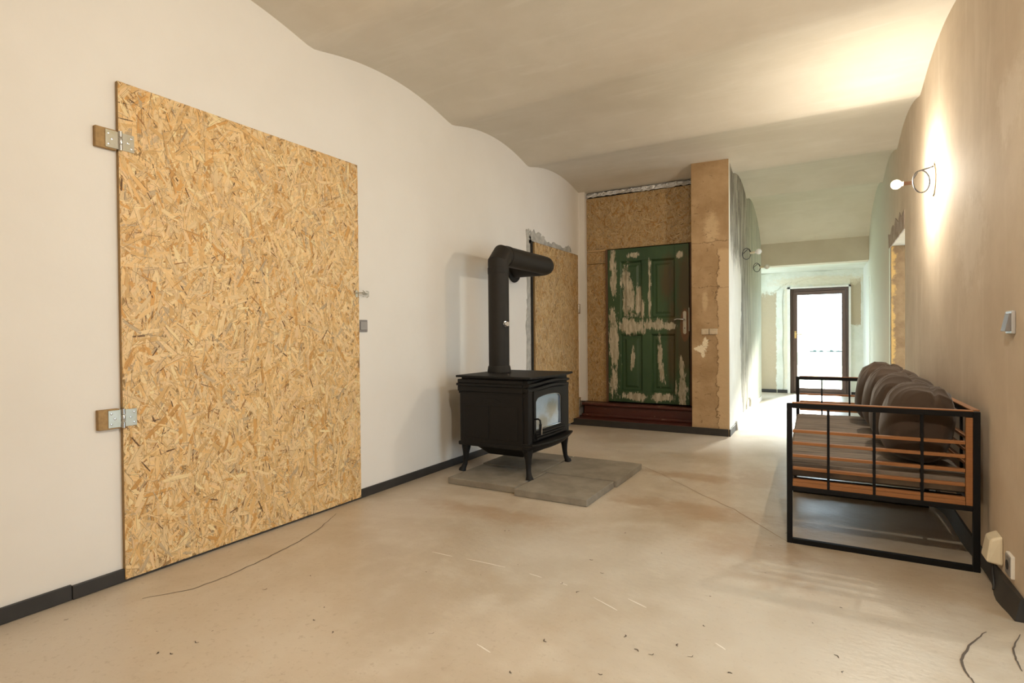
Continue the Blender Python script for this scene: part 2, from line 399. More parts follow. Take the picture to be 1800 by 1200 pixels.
fl=MB(); fl.box(-3.2,3.2,-2.7,11.6,-.12,0)
def ribbon(pts,w,mi,z=.0012):
    P=[Vector((p[0],p[1],z)) for p in pts]
    for i in range(len(P)-1):
        a,b=P[i],P[i+1]; t=(b-a).normalized(); s=Vector((-t.y,t.x,0))
        w0=w*(.4+.6*math.sin(math.pi*(i+.3)/len(P))); w1=w*(.4+.6*math.sin(math.pi*(i+1.3)/len(P)))
        fl.add([a-s*w0/2,a+s*w0/2,b+s*w1/2,b-s*w1/2],[(0,1,2,3)],mi)
def fpx(u_,v_):
    d=_fw+_r*((u_-900)/F_PX)-_u*((v_-600)/F_PX); t=-CAM_H/d.z; return (d.x*t,d.y*t)
def wig(px,amp,seed,n=6):
    rnd=random.Random(seed); out=[]
    for (a,b) in zip(px[:-1],px[1:]):
        for k in range(n):
            t=k/n; out.append((a[0]+(b[0]-a[0])*t+rnd.uniform(-amp,amp),a[1]+(b[1]-a[1])*t+rnd.uniform(-amp,amp)*.5))
    out.append(px[-1]); return [fpx(*q) for q in out]
ribbon(wig([(592,902),(560,930),(520,955),(470,980),(400,1012),(340,1035),(250,1052)],1,1),.006,1)
ribbon(wig([(1733,1110),(1703,1135),(1690,1160),(1695,1178),(1712,1200)],1.2,2),.008,1)
ribbon(wig([(1794,1115),(1780,1140),(1786,1160),(1797,1180)],1.2,3),.006,1)
ribbon(wig([(1165,835),(1225,865),(1290,895),(1355,935),(1384,952)],1,4),.0045,3)
ribbon(wig([(1180,840),(1110,812)],1,4),.004,3)
for a,b in (((760,970),(795,978)),((820,982),(888,997)),((930,1008),(952,1015)),((1043,1050),(1085,1073)),((838,1132),(862,1147)),((1104,1052),(1136,1068)),((1258,1130),(1275,1142)),((985,1024),(997,1029))):
    ribbon(wig([a,b],.4,a[0]),.006,2)
_rn=random.Random(5)
for k in range(48):
    u0,v0=_rn.uniform(60,1500),_rn.uniform(930,1190)
    x,y=fpx(u0,v0); a=_rn.uniform(0,6.3); L=_rn.uniform(.004,.016)
    ribbon([(x,y),(x+L*math.cos(a),y+L*math.sin(a)),(x+L*1.4*math.cos(a+.5),y+L*1.4*math.sin(a+.5))],_rn.uniform(.002,.006),1)
struct(fl.build('floor',[m_floor,m_crack,m_scratch,m_seam],fix=False))

# vaulted ceiling: shallow barrel bays running across the room
CY_L=[-3.3,-1.9,-.5,.97,2.39,3.85,5.22,6.63,7.95,9.35]
CY_R=[-3.5,-2.1,-.7,.75,2.15,3.62,5.20,6.60,7.97,9.35]
def ceil_z(x,y):
    t=max(0,min(1,(x-XL)/(.6-XL)))
    c=[a+(b-a)*t for a,b in zip(CY_L,CY_R)]
    if y>=c[-1]:
        q=(y-c[-1])/(10.06-c[-1]); return 2.885-.325*min(1,max(0,q))**1.4
    for a,b in zip(c[:-1],c[1:]):
        if a<=y<=b:
            q=(y-a)/(b-a); s_=4*q*(1-q)
            r_=math.sqrt(s_*s_+.01)-.1   # softened cusp
            return 2.888+.098*r_/.905
    return 2.888
cb=MB(); xs=[-3.15,XL-.02]+[XL+.02+i*(3.75/24) for i in range(25)]; ys=[-2.75+i*.05 for i in range(int((10.1+2.75)/.05)+1)]
nx=len(xs); vv=[(x,y,ceil_z(x,y)) for y in ys for x in xs]; top=[(x,y,3.25) for y in ys for x in xs]
ff=[]
for j in range(len(ys)-1):
    for i in range(nx-1): a=j*nx+i; ff.append((a,a+nx,a+nx+1,a+1))
N0=len(vv)
ff2=[(N0+a,N0+b,N0+c_,N0+d) for (a,d,c_,b) in ff]
rimf=[]
for i in range(nx-1): rimf+= [(i,i+1,N0+i+1,N0+i)]; a=(len(ys)-1)*nx+i; rimf.append((a,N0+a,N0+a+1,a+1))
for j in range(len(ys)-1): a=j*nx; rimf.append((a,N0+a,N0+a+nx,a+nx)); a=j*nx+nx-1; rimf.append((a,a+nx,N0+a+nx,N0+a))
cb.add(vv+top,ff+ff2+rimf)
struct(cb.build('ceiling',m_ceil,smooth=50))
# lower flat ceiling of the far vestibule
struct(MB().box(-1.8,1.2,10.31,11.6,2.2,2.5).build('ceiling_vestibule',m_pale))

# left wall, with ragged repair plaster around the second board door
wl=MB(); wl.box(-3.15,XL,-2.7,6.9,0,3.2); wl.box(XL,-2.702,6.56,6.69,.26,3.2)
struct(wl.build('wall_left',m_white)); wl=MB()
def ragged(pts,th,mi,seed,amp=.012,n=7):
    rnd=random.Random(seed); out=[]
    for a,b in zip(pts,pts[1:]+pts[:1]):
        for k in range(n):
            t=k/n; out.append((a[0]+(b[0]-a[0])*t+rnd.uniform(-amp,amp),a[1]+(b[1]-a[1])*t+rnd.uniform(-amp,amp)))
    wl.prism(out,lambda p,q,h:(h,p,q),XL+.0003,XL+th,mi)
ragged([(5.17,.05),(5.26,.05),(5.26,2.12),(5.20,2.22),(5.15,2.2),(5.17,1.5),(5.13,1.2)],.006,1,3,.014,9)
ragged([(5.22,2.09),(6.30,2.10),(6.26,2.19),(6.1,2.14),(5.9,2.17),(5.65,2.15),(5.45,2.21),(5.24,2.23)],.006,1,4,.02,7)
struct(wl.build('trim_2',[m_white,m_patch]))

# rear wall behind the camera
struct(MB().box(-3.15,1.2,-2.75,-2.45,0,3.2).build('wall_rear',m_white))

# right wall: floor-length window opening, doorway, narrow far doorway
WY0,WY1,WZ=1.72,2.755,2.13
DY0,DY1,DZ=6.05,7.2,2.02
EY0,EY1,EZ=9.78,10.05,1.95
wr=MB()
def rw(y0,y1,z0,z1,mi=0,th=.5):
    n=max(1,int((y1-y0)/.6))
    for k in range(n):
        a=y0+(y1-y0)*k/n; b=y0+(y1-y0)*(k+1)/n
        wr.hexa([(xr(a),a,z0),(xr(a)+th,a,z0),(xr(b)+th,b,z0),(xr(b),b,z0),(xr(a),a,z1),(xr(a)+th,a,z1),(xr(b)+th,b,z1),(xr(b),b,z1)],mi)
rw(-2.7,WY0,0,3.15); rw(WY0,WY1,WZ,3.15); rw(WY1,DY0,0,3.15); rw(DY0,DY1,DZ,3.15); rw(DY1,EY0,0,3.15); rw(EY0,EY1,EZ,3.15); rw(EY1,11.6,0,3.15)
# bare jamb lining and chipped lintel edge
wr.box(xr(DY1)+.008,xr(DY1)+.495,DY1-.012,DY1+.002,0,DZ-.002,1)
_rj=random.Random(9)
pl=[]
for k in range(13):
    yy=DY0+.02+(DY1+.14-DY0)*k/12; pl.append((yy,DZ+.17+_rj.uniform(-.035,.05)-.10*max(0,(yy-6.9))))
poly=[(DY1+.10,DZ-.02),(DY0+.01,DZ+.001)]+pl
wr.prism(poly,lambda p,q,h:(xr(p)-h,p,q),-.004,.005,2)
# pale ragged plaster edging on the far side of the opening
pe=[(DY1+.0,0)]+[(DY1-.0,z) for z in (.5,1.,1.5,2.0)]+[(DY1+.05+_rj.uniform(0,.04),z) for z in (2.0,1.7,1.4,1.1,.8,.5,.2,0.)]
wr.prism(pe,lambda p,q,h:(xr(p)-h,p,q),-.004,.007,3)
m_chip=plaster('weathered_grey_wood',(.25,.19,.15),(.42,.34,.28),9,.9,.6).m
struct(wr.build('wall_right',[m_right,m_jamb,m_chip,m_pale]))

# partition: brown pillar front and corridor side
pt=MB(); P0=[(-1.33,6.27),(-.945,6.287),(-1.01,10.06),(-1.33,10.06)]
pt.add([(p[0],p[1],0) for p in P0]+[(p[0],p[1],3.1) for p in P0],[(0,1,5,4)],0)
pt.add([(p[0],p[1],0) for p in P0]+[(p[0],p[1],3.1) for p in P0],[(1,2,6,5),(2,3,7,6),(3,0,4,7),(4,5,6,7),(3,2,1,0)],1)
struct(pt.build('wall_partition',[m_pillar,m_side],fix=False))
struct(MB().box(-2.8,-1.325,6.69,6.9,0,3.1).build('wall_back',m_dark))
struct(MB().box(-1.8,.85,10.06,10.31,2.2,3.1).build('wall_lintel',m_lintel))
# vestibule beyond the lintel
fw_=MB(); D0,D1,DH=-.652,.262,1.895
fw_.box(-1.8,D0,11.3,11.6,0,2.5); fw_.box(D1,1.1,11.3,11.6,0,2.5); fw_.box(D0,D1,11.3,11.6,DH,2.5)
rr=random.Random(4)
# broken plaster rim around the door, built as raised ragged plates
def plate(pts,seed,amp,n,h1):
    rnd=random.Random(seed); out=[]
    for a,b in zip(pts,pts[1:]+pts[:1]):
        for k in range(n):
            t=k/n; out.append((a[0]+(b[0]-a[0])*t+rnd.uniform(-amp,amp),a[1]+(b[1]-a[1])*t+rnd.uniform(-amp,amp)))
    fw_.prism(out,lambda p,q,h:(p,h,q),11.305,11.3-h1)
plate([(-1.25,1.88),(-.93,1.84),(-.80,1.95),(-.74,1.98),(-.5,2.02),(-.2,2.08),(.26,2.03),(.5,2.0),(.5,2.19),(-1.25,2.19)],2,.02,6,.012)
plate([(-.90,.06),(-.77,.06),(-.78,1.7),(-.76,1.9),(-.90,1.86)],5,.008,9,.010)
struct(fw_.build('wall_far',m_far))
struct(MB().box(-1.8,-1.28,10.06,10.32,0,2.5).box(-1.8,-1.28,11.15,11.6,0,2.5).box(-1.8,-1.28,10.32,11.15,2.1,2.5).build('wall_vestibule_left',m_pale))  # unseen gap to the sky, added to brighten the corridor
# white plaster reveal around the far door
tr=MB()
tr.box(D0-.045,D0+.0,11.28,11.36,0,DH+.03); tr.box(D1,D1+.03,11.28,11.36,0,DH+.03); tr.box(D0-.045,D1+.03,11.28,11.36,DH,DH+.03)
struct(tr.build('trim_1',m_whitep))

# side room seen as light through the doorway (outer side left open to add daylight to the corridor)
sr=MB(); sr.box(1.02,2.6,5.2,5.4,0,2.9); sr.box(.99,2.6,8.2,8.4,0,2.9); sr.box(.98,2.9,5.2,8.4,2.6,2.8)
sr.box(2.55,2.75,5.4,5.7,0,2.6)
struct(sr.build('wall_side_room',m_pale))
sr=MB(); sr.box(.96,1.4,9.4,9.6,0,2.6); sr.box(.93,1.4,10.4,10.6,0,2.6); sr.box(1.35,1.5,9.4,10.6,0,.3); sr.box(.95,1.5,9.4,10.6,2.4,2.6)  # closet's outer side opened to the sky for extra corridor light
struct(sr.build('wall_closet',m_jamb))

# skirtings
def skirt(name,segs):
    b=MB()
    for s in segs: b.box(*s)
    return struct(b.build(name,m_base,bevel=.002))
skirt('baseboard_left',[(XL,XL+.013,-2.45,1.085,.002,.066),(XL,XL+.016,1.087,2.6,.002,.060),(XL,XL+.013,2.6,5.2,.0,.060)])
skirt('baseboard_back',[(-2.775,-.955,6.255,6.27,0,.075)])
skirt('baseboard_far',[(-1.27,-.885,11.285,11.3,0,.06),(-.862,D0-.05,11.285,11.3,0,.06),(D1+.035,.46,11.285,11.3,0,.06)])
b=MB()
xp=lambda y:-.945-.0172*(y-6.287)
b.hexa([(xp(6.26),6.26,0),(xp(6.26)+.012,6.26,0),(xp(6.9)+.012,6.9,0),(xp(6.9),6.9,0),(xp(6.26),6.26,.075),(xp(6.26)+.012,6.26,.075),(xp(6.9)+.012,6.9,.075),(xp(6.9),6.9,.075)],0)
b.hexa([(xp(6.75),6.75,0),(xp(6.75)+.03,6.75,0),(xp(8.3)+.03,8.3,0),(xp(8.3),8.3,0),(xp(6.75),6.75,.10),(xp(6.75)+.02,6.75,.10),(xp(8.3)+.02,8.3,.10),(xp(8.3),8.3,.10)],1)
b.hexa([(xp(8.3),8.3,0),(xp(8.3)+.012,8.3,0),(xp(10)+.012,10,0),(xp(10),10,0),(xp(8.3),8.3,.07),(xp(8.3)+.012,8.3,.07),(xp(10)+.012,10,.07),(xp(10),10,.07)],1)
struct(b.build('baseboard_partition',[m_base,m_whitep],bevel=.002))
# right skirting: warped strip standing slightly off the wall
b=MB(); ss=[2.757+i*.06 for i in range(55)]
def off(y): return .014+.012*math.sin(y*7.3)*.5+.02*math.exp(-((y-2.95)/.12)**2)+.03*math.exp(-((y-4.37)/.1)**2)
vv=[];ff=[]
for i,y in enumerate(ss):
    x=xr(y); o_=max(.008,off(y)); h=.082+.006*math.sin(y*5)
    vv+=[(x+.002,y,0),(x-o_-.008,y,0),(x-o_*.6,y,h),(x+.002,y,h)]
    if i: a=(i-1)*4; ff+=[(a+k,a+(k+1)%4,a+4+(k+1)%4,a+4+k) for k in range(4)]
ff+=[(0,1,2,3),tuple(len(vv)-4+k for k in (3,2,1,0))]
b.add(vv,ff); struct(b.build('baseboard_right',m_base,smooth=40))

# window in the right wall beside the camera: frame and panes
wn=thing('window_1','tall window in the right wall at the photo edge','window',(xr(2.27)+.4,2.27,0)); wn['kind']='structure'
f=MB(); X0=xr(2.27)+.40
for a in ((WY0,WY0+.06),(WY1-.06,WY1)): f.box(X0,X0+.06,a[0],a[1],0,WZ)
for a in ((0,.08),(WZ-.06,WZ)): f.box(X0,X0+.06,WY0+.06,WY1-.06,a[0],a[1])
f.box(X0,X0+.06,2.24,2.30,.08,WZ-.06)
f.build('window_frame',m_whitep,wn,bevel=.004)
MB().box(X0+.025,X0+.032,WY0+.06,2.24,.08,WZ-.06).build('pane',m_glass,wn)
MB().box(X0+.025,X0+.032,2.30,WY1-.06,.08,WZ-.06).build('pane',m_glass,wn)

# outdoors
struct(MB().box(-14,14,11.6,60,-.25,-.12).build('ground',m_ground))
struct(MB().box(-20,20,24.5,60,-.12,.335).build('ground_terrace',m_ground))
hb_=MB(); _h=random.Random(8)
for k in range(11):
    x=-.75+k*.115; h=_h.uniform(.36,.415); hb_.box(x,x+.12,24.9,25.1,.336,h)
tag(hb_.build('garden_border',m_hedge),'thin dark low border far out on the bright ground beyond the glass door','border')

# ------------------------------------------------------------------ OSB panels
PAL=[((.78,.545,.27),28),((.83,.62,.35),26),((.70,.45,.195),18),((.74,.53,.30),12),((.62,.345,.115),8),((.52,.40,.255),3),((.36,.18,.065),3.5),((.14,.07,.03),2.5)]
def osb(name,parent,P0,ua,ub,nn,w,h,n,seed,th=.018,vert=.6,tone=1.0,size=1.0,top=None):
    """board of width w (along ua) and height h (along ub), front face along nn, covered with flat wood strands"""
    rs=np.random.RandomState(seed); P0=Vector(P0); ua=Vector(ua); ub=Vector(ub); nn=Vector(nn)
    mb=MB(); q=lambda a,b_,c_: P0+ua*a+ub*b_+nn*c_
    mb.hexa([q(0,0,-th),q(w,0,-th),q(w,0,0),q(0,0,0),q(0,h,-th),q(w,h,-th),q(w,h,0),q(0,h,0)],1)
    cols=[(.55,.36,.17)]*6; uvs=[None]*6
    pc=np.array([p[0] for p in PAL]); pw=np.array([p[1] for p in PAL]); pw=pw/pw.sum()
    for k in range(n):
        idx=rs.choice(len(PAL),p=pw); late=k/n
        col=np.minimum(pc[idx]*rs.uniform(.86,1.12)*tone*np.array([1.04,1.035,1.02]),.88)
        if idx>=6: L=rs.uniform(.02,.075)*size; Wd=rs.uniform(.002,.007)*size
        elif late>.45 and rs.rand()<.55: L=rs.uniform(.02,.06)*size; Wd=rs.uniform(.0015,.006)*size
        else: L=rs.uniform(.04,.14)*size; Wd=rs.uniform(.008,.026)*size
        ang=math.pi/2+rs.normal(0,.55) if rs.rand()<vert else rs.uniform(0,math.pi)
        ca,sa=math.cos(ang),math.sin(ang); cx,cy_=rs.uniform(0,w),rs.uniform(0,h)
        t1,t2,t3,t4=rs.uniform(.3,1,4); sk=rs.uniform(-.2,.2)*Wd
        pr=[(-L/2,-Wd/2*t1),(-L/2+sk*3,Wd/2*t2),(0,Wd/2+sk),(0,-Wd/2+sk),(L/2,-Wd/2*t3),(L/2+sk*3,Wd/2*t4)]
        z=.0004+.0016*late; dz=rs.uniform(-.0006,.0006); vs_=[]; uu=[]
        for (l,s) in pr:
            a=min(w,max(0,cx+l*ca-s*sa)); b_=min(h,max(0,cy_+l*sa+s*ca))
            vs_.append(q(a,b_,max(.0002,z+dz*l/L*2+s*.03))); uu.append((l+k*.37,s+k*.11))
        mb.add(vs_,[(0,3,2,1),(3,4,5,2)],0); cols+= [tuple(col)]*2; uvs+=[[uu[i] for i in (0,3,2,1)],[uu[i] for i in (3,4,5,2)]]
        if rs.rand()<.62:   # dark edge strip: shade between overlapping strands put into the colour
            e=rs.uniform(.0008,.0019); s1=1 if rs.rand()<.5 else -1; dc=tuple(col*rs.uniform(.28,.66))
            ep=[(pr[0][0],s1*Wd/2*.8),(pr[0][0],s1*(Wd/2*.8+e)),(L/2,s1*(Wd/2*.8+e*.6)),(L/2,s1*Wd/2*.7)]; vs_=[]
            for (l,s) in ep:
                a=min(w,max(0,cx+l*ca-s*sa)); b_=min(h,max(0,cy_+l*sa+s*ca)); vs_.append(q(a,b_,z+.0003))
            mb.add(vs_,[(0,1,2,3)],0); cols.append(dc); uvs.append([(0,0)]*4)
    me=bpy.data.meshes.new(name); me.from_pydata(mb.v,[],mb.f)
    me.materials.append(m_osb); me.materials.append(m_osbedge)
    me.polygons.foreach_set('material_index',mb.m)
    ca_=me.color_attributes.new('strand','FLOAT_COLOR','CORNER'); uvl=me.uv_layers.new(name='grain')
    cd_=[];ud=[]
    for f_,c_,u_ in zip(mb.f,cols,uvs):
        for i in range(len(f_)): cd_+=[c_[0],c_[1],c_[2],1.]; ud+= list(u_[i]) if u_ else [0,0]
    ca_.data.foreach_set('color',cd_); uvl.data.foreach_set('uv',ud); me.update()
    o=bpy.data.objects.new(name,me); COL.objects.link(o)
    if parent: o.parent=parent; o.matrix_parent_inverse=Matrix.Translation(-world_loc(parent))
    return o

def butt_hinge(parent,yk,z0,z1,x,dirn,blk=True):
    """small steel butt hinge: leaf on the door, leaf on a wood block, knuckle between; dirn = direction of the wall block along y"""
    if blk:
        bb=MB().box(XL+.001,x-.001,min(yk+dirn*.012,yk+dirn*.095),max(yk+dirn*.012,yk+dirn*.095),z0-.006,z1+.006)
        bb.build('hinge_block',m_osbedge,parent,bevel=.002)
    h=MB(); zc=(z0+z1)/2
    for d in (dirn,-dirn):
        h.box(x-.001,x+.0025,min(yk+d*.006,yk+d*.058),max(yk+d*.006,yk+d*.058),z0,z1)
    hg=h.build('hinge',m_zinc,parent,bevel=.0006)
    k=MB(); k.lathe([(.008,z0-.004),(.008,zc-.018),(.006,zc-.016),(.008,zc-.013),(.008,zc+.013),(.006,zc+.016),(.008,zc+.018),(.008,z1+.004)],(x+.006,yk,0),(0,0,1),14)
    kk=k.build('knuckle',m_steel,hg,smooth=40)
    s=MB()
    for d in (dirn,-dirn):
        for t in (.2,.5,.8): s.lathe([(.005,0),(.0045,.0022),(.0015,.003)],(x+.0022,yk+d*(.032+.014*(abs(t-.5)>.1)),z0+(z1-z0)*t),(1,0,0),10)
    s.build('screw',m_steel,hg,smooth=40)

# large board door on the left wall
BX=-2.763
d1=thing('board_door','large golden strand-board door on the left wall, nearest the camera','door',(BX,2.0,.0))
osb('board',d1,(BX,1.285,.014),(0,1,0),(0,0,1),(1,0,0),1.448,2.238,15500,11,vert=.62)
butt_hinge(d1,1.290,1.945,2.022,BX+.003,-1); butt_hinge(d1,1.283,.705,.782,BX+.003,-1)
lt=MB()
lt.box(BX+.001,BX+.005,2.700,2.720,1.365,1.410); lt.tube([(BX+.012,2.70,1.392),(BX+.022,2.74,1.394),(BX+.022,2.78,1.391),(XL+.012,2.82,1.392)],.0035,8)
lt.tube([(BX+.02,2.760+.011*math.cos(a),1.393+.011*math.sin(a)) for a in [i*math.pi/6 for i in range(12)]],.003,8,closed=True)
lt.build('latch_hook',m_zinc,d1,smooth=40)
wp=MB(); wp.box(XL,XL+.004,2.815,2.835,1.386,1.398); wp.tube([(XL+.004,2.826,1.37),(XL+.02,2.826,1.375),(XL+.02,2.826,1.409),(XL+.004,2.826,1.414)],.003,8)
for z in (1.374,1.414): wp.lathe([(.005,0),(.003,.003)],(XL,2.796,z),(1,0,0),10)
tag(wp.build('latch_staple',m_zinc,smooth=40),'small steel latch staple on the white wall above the grey switch','latch')

# second board door behind the stove, standing slightly proud of its dark opening
d2=thing('board_door','narrow strand-board door on the left wall behind the black stovepipe','door',(-2.75,5.85,0))
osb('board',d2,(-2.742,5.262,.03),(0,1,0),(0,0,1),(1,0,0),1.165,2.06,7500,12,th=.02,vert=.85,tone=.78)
MB().box(XL+.007,-2.764,5.235,6.42,.025,2.10).build('door_backing',m_dark,d2)
for z0,z1 in ((1.375,1.475),(.20,.30)):
    bb=MB().box(XL+.001,-2.745,6.432,6.50,z0-.01,z1+.01); bb.build('hinge_block',m_osbedge,d2,bevel=.002)
    h=MB().box(-2.745,-2.7425,6.437,6.485,z0,z1); hg=h.build('hinge',m_zinc,d2)
    MB().lathe([(.007,z0-.003),(.007,z1+.003)],(-2.738,6.432,0),(0,0,1),12).build('knuckle',m_steel,hg,smooth=40)

# boards closing the back recess
PY=6.62
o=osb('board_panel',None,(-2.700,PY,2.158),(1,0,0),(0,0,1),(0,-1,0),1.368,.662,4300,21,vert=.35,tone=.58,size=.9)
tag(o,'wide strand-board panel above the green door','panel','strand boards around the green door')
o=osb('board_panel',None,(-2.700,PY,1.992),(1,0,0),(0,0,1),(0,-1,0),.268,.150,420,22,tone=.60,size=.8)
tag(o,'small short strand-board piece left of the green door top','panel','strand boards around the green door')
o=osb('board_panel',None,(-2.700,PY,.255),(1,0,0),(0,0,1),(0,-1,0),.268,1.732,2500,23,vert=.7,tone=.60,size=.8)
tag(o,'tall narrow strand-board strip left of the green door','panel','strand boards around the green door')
m_batten=simple('pale_batten_wood',(.50,.33,.16),.7)
tag(MB().box(-2.69,-2.44,PY-.012,PY-.0035,2.144,2.160).build('batten',m_batten),'thin pale wood batten at the joint below the wide panel','batten')
# crumpled foil in the gap under the vault
fo=MB(); rnd=random.Random(3); n=46; vv=[];ff=[]
for i in range(n+1):
    x=-2.695+(1.36)*i/n
    for j,(yy,zz) in enumerate(((6.605,2.828),(6.595,2.845),(6.60,2.872),(6.64,2.90))):
        vv.append((x+rnd.uniform(-.006,.006),yy+rnd.uniform(-.012,.012),zz+rnd.uniform(-.007,.007)))
    if i:
        for j in range(3): a=(i-1)*4+j; ff.append((a,a+1,a+5,a+4))
fo.add(vv,ff)
_o=fo.build('insulation_foil',m_foil,fix=False); _o.modifiers.new('t','SOLIDIFY').thickness=.002
tag(_o,'crumpled silver foil strip in the gap under the ceiling above the strand boards','foil')

# ------------------------------------------------------------------ green panel door
gd=thing('panel_door','old green four-panel door with flaking paint in the back recess','door',(-1.91,6.6,.27))
GX0,GX1,GZ0,GZ1=-2.405,-1.425,.272,2.142; GY=6.575
f=MB()
f.box(GX0,-2.245,GY,GY+.04,GZ0,GZ1); f.box(-1.585,GX1,GY,GY+.04,GZ0,GZ1)          # stiles
f.box(-2.245,-1.585,GY,GY+.04,GZ0,.40); f.box(-2.245,-1.585,GY,GY+.04,1.10,1.29); f.box(-2.245,-1.585,GY,GY+.04,1.99,GZ1)  # rails
f.box(-1.975,-1.868,GY,GY+.04,.40,1.10); f.box(-1.975,-1.868,GY,GY+.04,1.29,1.99)   # muntins
f.build('stile_frame',m_green,gd,bevel=.003)
for (a,b_) in ((-2.245,-1.975),(-1.868,-1.585)):
    for (z0,z1) in ((.40,1.10),(1.29,1.99)):
        p=MB(); y0=GY+.018
        # raised and fielded panel with moulding
        ring=[(0,GY+.001),(.012,GY+.012),(.022,y0+.012),(.05,y0+.012),(.075,y0),(.5,y0)]
        R=[]
        for (d,yy) in ring[:-1]:
            R.append([(a+d,yy,z0+d),(b_-d,yy,z0+d),(b_-d,yy,z1-d),(a+d,yy,z1-d)])
        vv=[q for r in R for q in r]; ff=[]
        for i in range(len(R)-1):
            for k in range(4): ff.append((i*4+k,i*4+(k+1)%4,(i+1)*4+(k+1)%4,(i+1)*4+k))
        m_=(len(R)-1)*4; ff.append((m_,m_+1,m_+2,m_+3)); vv+=[(a,GY+.035,z0),(b_,GY+.035,z0),(b_,GY+.035,z1),(a,GY+.035,z1)]
        e=len(vv)-4; ff.append((e+3,e+2,e+1,e)); ff+=[(k,e+k,e+(k+1)%4,(k+1)%4) for k in range(4)]
        p.add(vv,ff); p.build('raised_panel',m_green,gd)
hp=MB()
prof=[(-1.492,1.105),(-1.455,1.105)]
arc=[(-1.4735+.0185*math.cos(t),1.345+.0185*math.sin(t)) for t in [i*math.pi/8 for i in range(9)]]
arc2=[(-1.4735+.0185*math.cos(t),1.115+.0185*math.sin(t)) for t in [math.pi+i*math.pi/8 for i in range(9)]]
hp.prism(arc+arc2,lambda p,q,h:(p,h,q),GY-.005,GY+.001)
pl_=hp.build('handle_plate',m_zinc,gd)
MB().lathe([(.006,0),(.006,.002)],(-1.4735,GY-.0055,1.165),(0,-1,0),12).build('keyhole',m_dark,pl_)
MB().tube([(-1.4735,GY,1.265),(-1.4735,GY-.045,1.265),(-1.49,GY-.052,1.266),(-1.55,GY-.05,1.272),(-1.582,GY-.046,1.262)],.0075,10).build('door_lever',m_steel,gd,smooth=50)
kb=MB().box(-1.428,-1.422,GY-.004,GY+.02,1.13,1.40); kb.build('lock_edge',m_zinc,gd)
fr=MB(); fr.box(-2.436,GX0-.003,6.58,6.615,.262,2.150); fr.box(GX1+.003,-1.335,6.60,6.64,.262,2.150)
tag(fr.build('door_frame',m_brownframe,bevel=.003),'narrow bare brown wooden frame beside the green door','frame')
# worn red threshold step
ts=thing('threshold_step','worn dark red wooden step below the green door','step',(-2.05,6.4,0))
b=MB(); b.box(-2.70,-1.335,6.50,6.69,.085,.215); b.build('riser',m_red,ts,bevel=.004)
b=MB(); b.box(-2.725,-1.335,6.47,6.69,.216,.252); b.build('nosing',m_red,ts,bevel=.012,seg=4)
b=MB(); b.box(-2.775,-1.335,6.515,6.69,0,.078); b.box(-2.730,-1.335,6.272,6.515,0,.078); b.build('tread',m_red,ts,bevel=.004)
b=MB(); b.box(-2.725,-1.335,6.47,6.50,.0785,.115); b.build('base_moulding',m_red,ts,bevel=.01,seg=3)

# ------------------------------------------------------------------ paving slabs, stove, flue
def slab(x0,x1,y0,y1,label,seed,rot=0):
    b=MB().box(x0,x1,y0,y1,.001,.048)
    o=b.build('paving_slab',m_slab,bevel=.004); tag(o,label,'paving slab','concrete slabs under the stove'); return o
slab(-2.478,-1.904,3.33,3.826,'grey concrete slab under the stove, at its front left corner nearest the white wall',1)
slab(-1.886,-1.352,3.285,3.790,'grey concrete slab under the stove, projecting nearest to the camera',2)
slab(-1.93,-1.337,3.808,4.42,'grey concrete slab at the right rear of the stove, reaching farthest right',3)
slab(-2.5,-1.945,3.845,4.42,'grey concrete slab mostly hidden beneath the rear of the stove',4)

st=thing('wood_stove','black cast-iron wood stove with glass door on four legs','stove',(-2.2,3.87,.048))
SX0,SX1,SY0,SY1=-2.51,-1.905,3.535,4.225
ZB,ZT=.27,.735
b=MB(); b.box(SX0,SX1-.03,SY0,SY1,ZB,ZT)
b.build('stove_body',m_stove,st,bevel=.008)
# side panels with a shallow relief
for ys_,d in ((SY0,-1),(SY1,1)):
    b=MB(); y1=ys_; y2=ys_+d*.008
    b.box(SX0+.012,SX1-.045,min(y1,y2),max(y1,y2),ZB+.005,ZT-.075)
    pn=b.build('side_panel',m_stove,st,bevel=.004)
    b=MB(); y3=ys_+d*.013; lo,hi=min(y2,y3),max(y2,y3)
    xa,xb=SX0+.05,SX1-.085; xm=(xa+xb)/2
    b.box(xa,xm-.012,lo,hi,ZB+.05,ZB+.30); b.box(xm+.012,xb,lo,hi,ZB+.05,ZB+.30)
    pts=[(xm+.09*math.cos(t),ZB+.325+.035*math.sin(t)) for t in [i*math.pi/10 for i in range(11)]]
    b.prism(pts,lambda p,q,h:(p,h,q),lo,hi)
    b.build('relief',m_stove,pn,bevel=.004)
# bowed plan helper for front pieces
def bow(y,x0,dx): 
    t=(y-SY0)/(SY1-SY0)*2-1; return x0+dx*(1-t*t)
def bowslab(x_back,x0,dx,y0,y1,z0,z1,n=14,x0t=None):
    b=MB(); x0t=x0 if x0t is None else x0t
    ysn=[y0+(y1-y0)*i/n for i in range(n+1)]
    lo=[(x_back,y0)]+[(bow(y,x0,dx),y) for y in ysn]+[(x_back,y1)]
    hi=[(x_back,y0)]+[(bow(y,x0t,dx),y) for y in ysn]+[(x_back,y1)]
    m=len(lo); vv=[(p[0],p[1],z0) for p in lo]+[(p[0],p[1],z1) for p in hi]
    b.add(vv,[tuple(range(m))[::-1],tuple(range(m,2*m))]+[(i,(i+1)%m,m+(i+1)%m,m+i) for i in range(m)])
    return b
